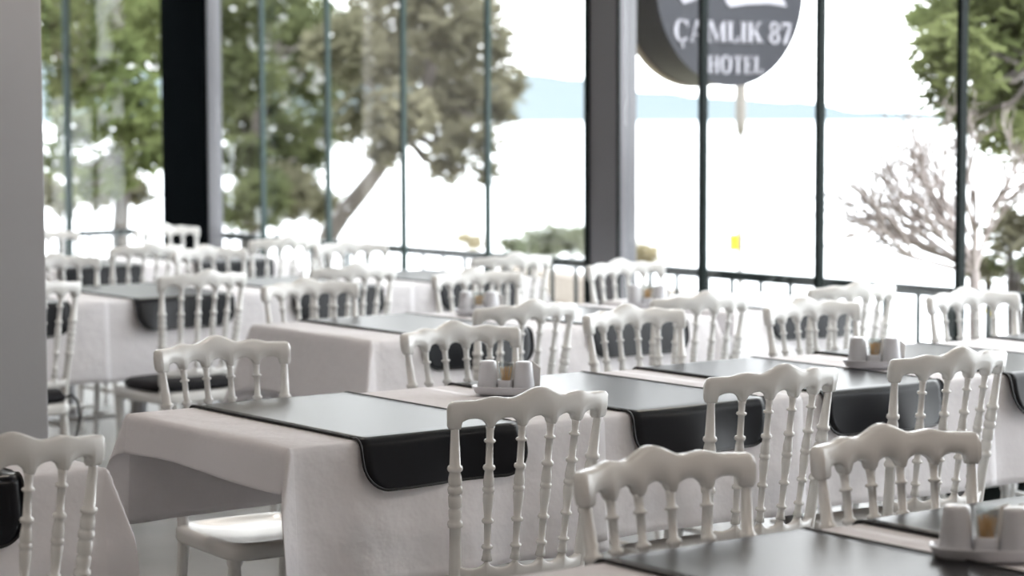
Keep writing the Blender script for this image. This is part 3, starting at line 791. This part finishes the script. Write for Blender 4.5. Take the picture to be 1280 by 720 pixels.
# two unseen pines, added so the panes mirror foliage instead of bright sky
for (x, y, lb, sd) in ((1.9, 13.4, 'added unseen dull pine beyond the far wall, mirrored in the glass panes', 31), (-.6, 14.6, 'second added unseen dull pine further left, mirrored in the glass panes', 32)):
    k = random.Random(sd); b = Vector((x, y, ground_z(x, y)))
    cs = [(Vector((x+k.uniform(-1.5, 1.5), y+k.uniform(-1.2, 1.2), k.uniform(.3, 6.0))), k.uniform(.5, .9)) for _ in range(26)]
    tree('pine_tree', lb, b, [b, Vector((x, y, 1.5)), Vector((x+.1, y, 3.6)), Vector((x, y+.1, 6.4))], cs, 'pine', .12, 420, sd, .12)
# lower bushes on the left slope
for i, (x, y, D, q, mt, lb) in enumerate(((300, 250, 24, 46, 'pine', 'low green shrub on the slope right of the black column'), (345, 245, 25, 48, 'olive', 'olive coloured shrub on the slope under the dull pine'), (385, 255, 26, 34, 'olive', 'small olive shrub beside the leaning pine trunk'),
        (150, 225, 24, 44, 'olive', 'dull shrub on the slope beyond the far glass'), (75, 240, 22, 32, 'olive', 'brownish shrub beside the grey pillar beyond the far glass'),
        (678, 302, 34, 24, 'shrub', 'pale green shrub on the coast left of the grey column'), (648, 308, 35, 18, 'shrub', 'small pale shrub left of the grey column'), (712, 300, 34, 26, 'shrub', 'pale shrub touching the grey column'), (585, 300, 34, 14, 'dryshrub', 'tiny pale shrub left of a thin window profile'),
        (806, 318, 32, 18, 'dryshrub', 'yellowish dry shrub right of the grey column'), (1262, 285, 13, 40, 'olive', 'dense dull shrub at the right edge below the pine'), (1235, 330, 13.5, 26, 'olive', 'low dull shrub behind the bare tree'), (1272, 340, 13, 30, 'pine', 'low green shrub at the right edge above the railing'))):
    b = rooted(x, D); k = random.Random(40+i)
    cs = [(at(x+k.uniform(-.8, .8)*q, y+k.uniform(-.4, .5)*q, D+k.uniform(-.3, .3)), q*D/FPX*k.uniform(.45, .75)) for _ in range(8)]
    t0 = at(x, y, D)
    tree('coast_shrub', lb, b, [b, b.lerp(t0, .5)+Vector((.05, 0, 0)), t0], cs, mt, .05 if D < 20 else .07, 2600, 60+i, .05, limbs=False, group='shrubs on the coast')
# green pine at the right edge
D = 13; b = rooted(1330, D)
cls = [cl(x, y, D+rr.uniform(-.8, .8), q) for (x, y, q) in ((1180, 30, 44), (1190, 70, 44), (1230, 20, 55), (1210, 90, 48), (1165, 90, 28), (1260, 80, 55), (1240, 140, 45), (1275, 150, 45), (1205, 145, 30), (1300, 60, 70), (1170, -30, 50), (1250, -40, 70), (1330, 130, 60), (1330, -20, 80), (1150, 20, 20), (1290, 190, 30), (1200, 50, 45), (1240, 60, 50), (1225, 120, 45), (1265, 20, 50), (1275, 110, 50), (1180, 120, 26), (1255, 170, 34), (1165, 55, 32), (1210, 0, 45))]
tree('pine_tree', 'fresh green pine filling the upper right corner', b, [b, at(1330, 330, D), at(1325, 180, D), at(1315, 60, D), at(1300, -100, D)], cls, 'pine2', .05, 5200, 4, .09)
# bare tree
def bare_tree():
    D = 11.0; b = rooted(1215, D); root = empty('bare_tree', b); tag(root, 'leafless grey branching tree behind the right window panes', 'tree')
    k = random.Random(17)
    def grow(p, d, ln, rad, depth, mb):
        n = 4; pts = [p]; q = p.copy(); dd = d.copy()
        for i in range(n):
            dd = (dd + Vector((k.gauss(0, .09), k.gauss(0, .09), k.gauss(.02, .07)))).normalized(); q = q+dd*ln/n; pts.append(q.copy())
        mb.tube([v-b for v in pts], [rad*(1-.45*i/n) for i in range(n+1)], 5 if depth else 7, cap=False)
        if depth >= 6: return
        for _ in range(3 if depth < 3 else 2):
            f = k.uniform(.45, 1); s = pts[min(n, int(f*n)+0)]
            nd = (dd + Vector((k.gauss(0, .42), k.gauss(0, .42), k.gauss(0, .35)))).normalized()
            grow(s, nd, ln*k.uniform(.6, .8), rad*.70, depth+1, mb)
    fork = at(1218, 340, D)
    m = MB(); m.tube([Vector((0, 0, 0)), (fork-b)*.5+Vector((.04, 0, 0)), fork-b], [.045, .035, .026], 8); m.build('trunk', 'twig', root, True)
    for (tx, ty, dz) in ((1095, 190, -.2), (1060, 250, .3), (1145, 160, .2), (1195, 150, -.3), (1265, 170, .2), (1110, 290, .5), (1240, 220, .3), (1030, 300, -.2), (1075, 220, .1), (1120, 150, .4)):
        t = at(tx, ty, D+dz); v = t-fork
        mb = MB(); grow(fork, v.normalized(), v.length*.56, .0150, 1, mb); mb.build('branch', 'twig', root, True)
bare_tree()
# pole with a yellow tag, bollard, low wall
D = 16; p = at(925, 345, D); t = at(925, 118, D)
pr = empty('lamp_pole', (p.x, p.y, ground_z(p.x, p.y))); tag(pr, 'thin pale pole with a yellow tag standing below the round sign', 'pole')
g0 = Vector((p.x, p.y, ground_z(p.x, p.y)))
m = MB(); m.lathe([(.022, 0), (.018, t.z-g0.z-.2), (.016, t.z-g0.z+.3)], 10); m.build('shaft', 'pole', pr, True)
m = MB(); m.lathe([(.03, t.z-g0.z-.28), (.04, t.z-g0.z-.2), (.04, t.z-g0.z+.3), (.03, t.z-g0.z+.35)], 12); m.build('lamp_head', 'pole', pr, True)
yl = at(919, 303, D)-g0
m = MB(); m.box(yl.x-.04, yl.x+.03, yl.y-.03, yl.y+.03, yl.z-.06, yl.z+.06); m.build('tag_plate', 'yellow', pr, bevel=.01)
D = 11; p = at(1237, 440, D); z0 = ground_z(p.x, p.y); bl = empty('bollard', (p.x, p.y, z0)); tag(bl, 'pale post with a round yellow top outside the right glass', 'bollard')
h = at(1235, 387, D).z-z0
m = MB(); m.lathe([(.03, 0), (.03, h*.6), (.024, h-.03)], 12); m.build('shaft', 'pole', bl, True)
m = MB(); m.lathe([(.012, h-.03), (.026, h-.018), (.03, h), (.02, h+.02), (.004, h+.026)], 14); m.build('cap', 'yellow', bl, True)
a, b = at(640, 330, 32), at(900, 352, 26)
d = (b-a); d.z = 0; L = d.length; ang = math.atan2(d.y, d.x)
sw = empty('garden_wall', (a.x, a.y, 0), ang); tag(sw, 'low beige stone garden wall outside, beside the grey column', 'wall')
zt = a.z; n = 9; k = random.Random(2)
for j in range(4):
    x = -(.3 if j % 2 else 0)
    while x < L:
        ln = k.uniform(.5, .8); h = .38
        boxobj('stone', 'stone', x+.01, min(x+ln, L+.2)-.01, -.2+k.uniform(-.02, .02), .2, zt-(j+1)*h+.012, zt-j*h-.012, sw); x += ln
boxobj('wall_core', 'stone', -.2, L+.1, -.14, .18, zt-4.6, zt-.03, sw)

# ------------------------------------------------------------------ layout units to metres, floor at z = 0
for o in list(scene.objects):
    if o.parent is None and o.type in ('MESH', 'EMPTY'):
        o.location = metric(o.location); o.scale = o.scale*WS
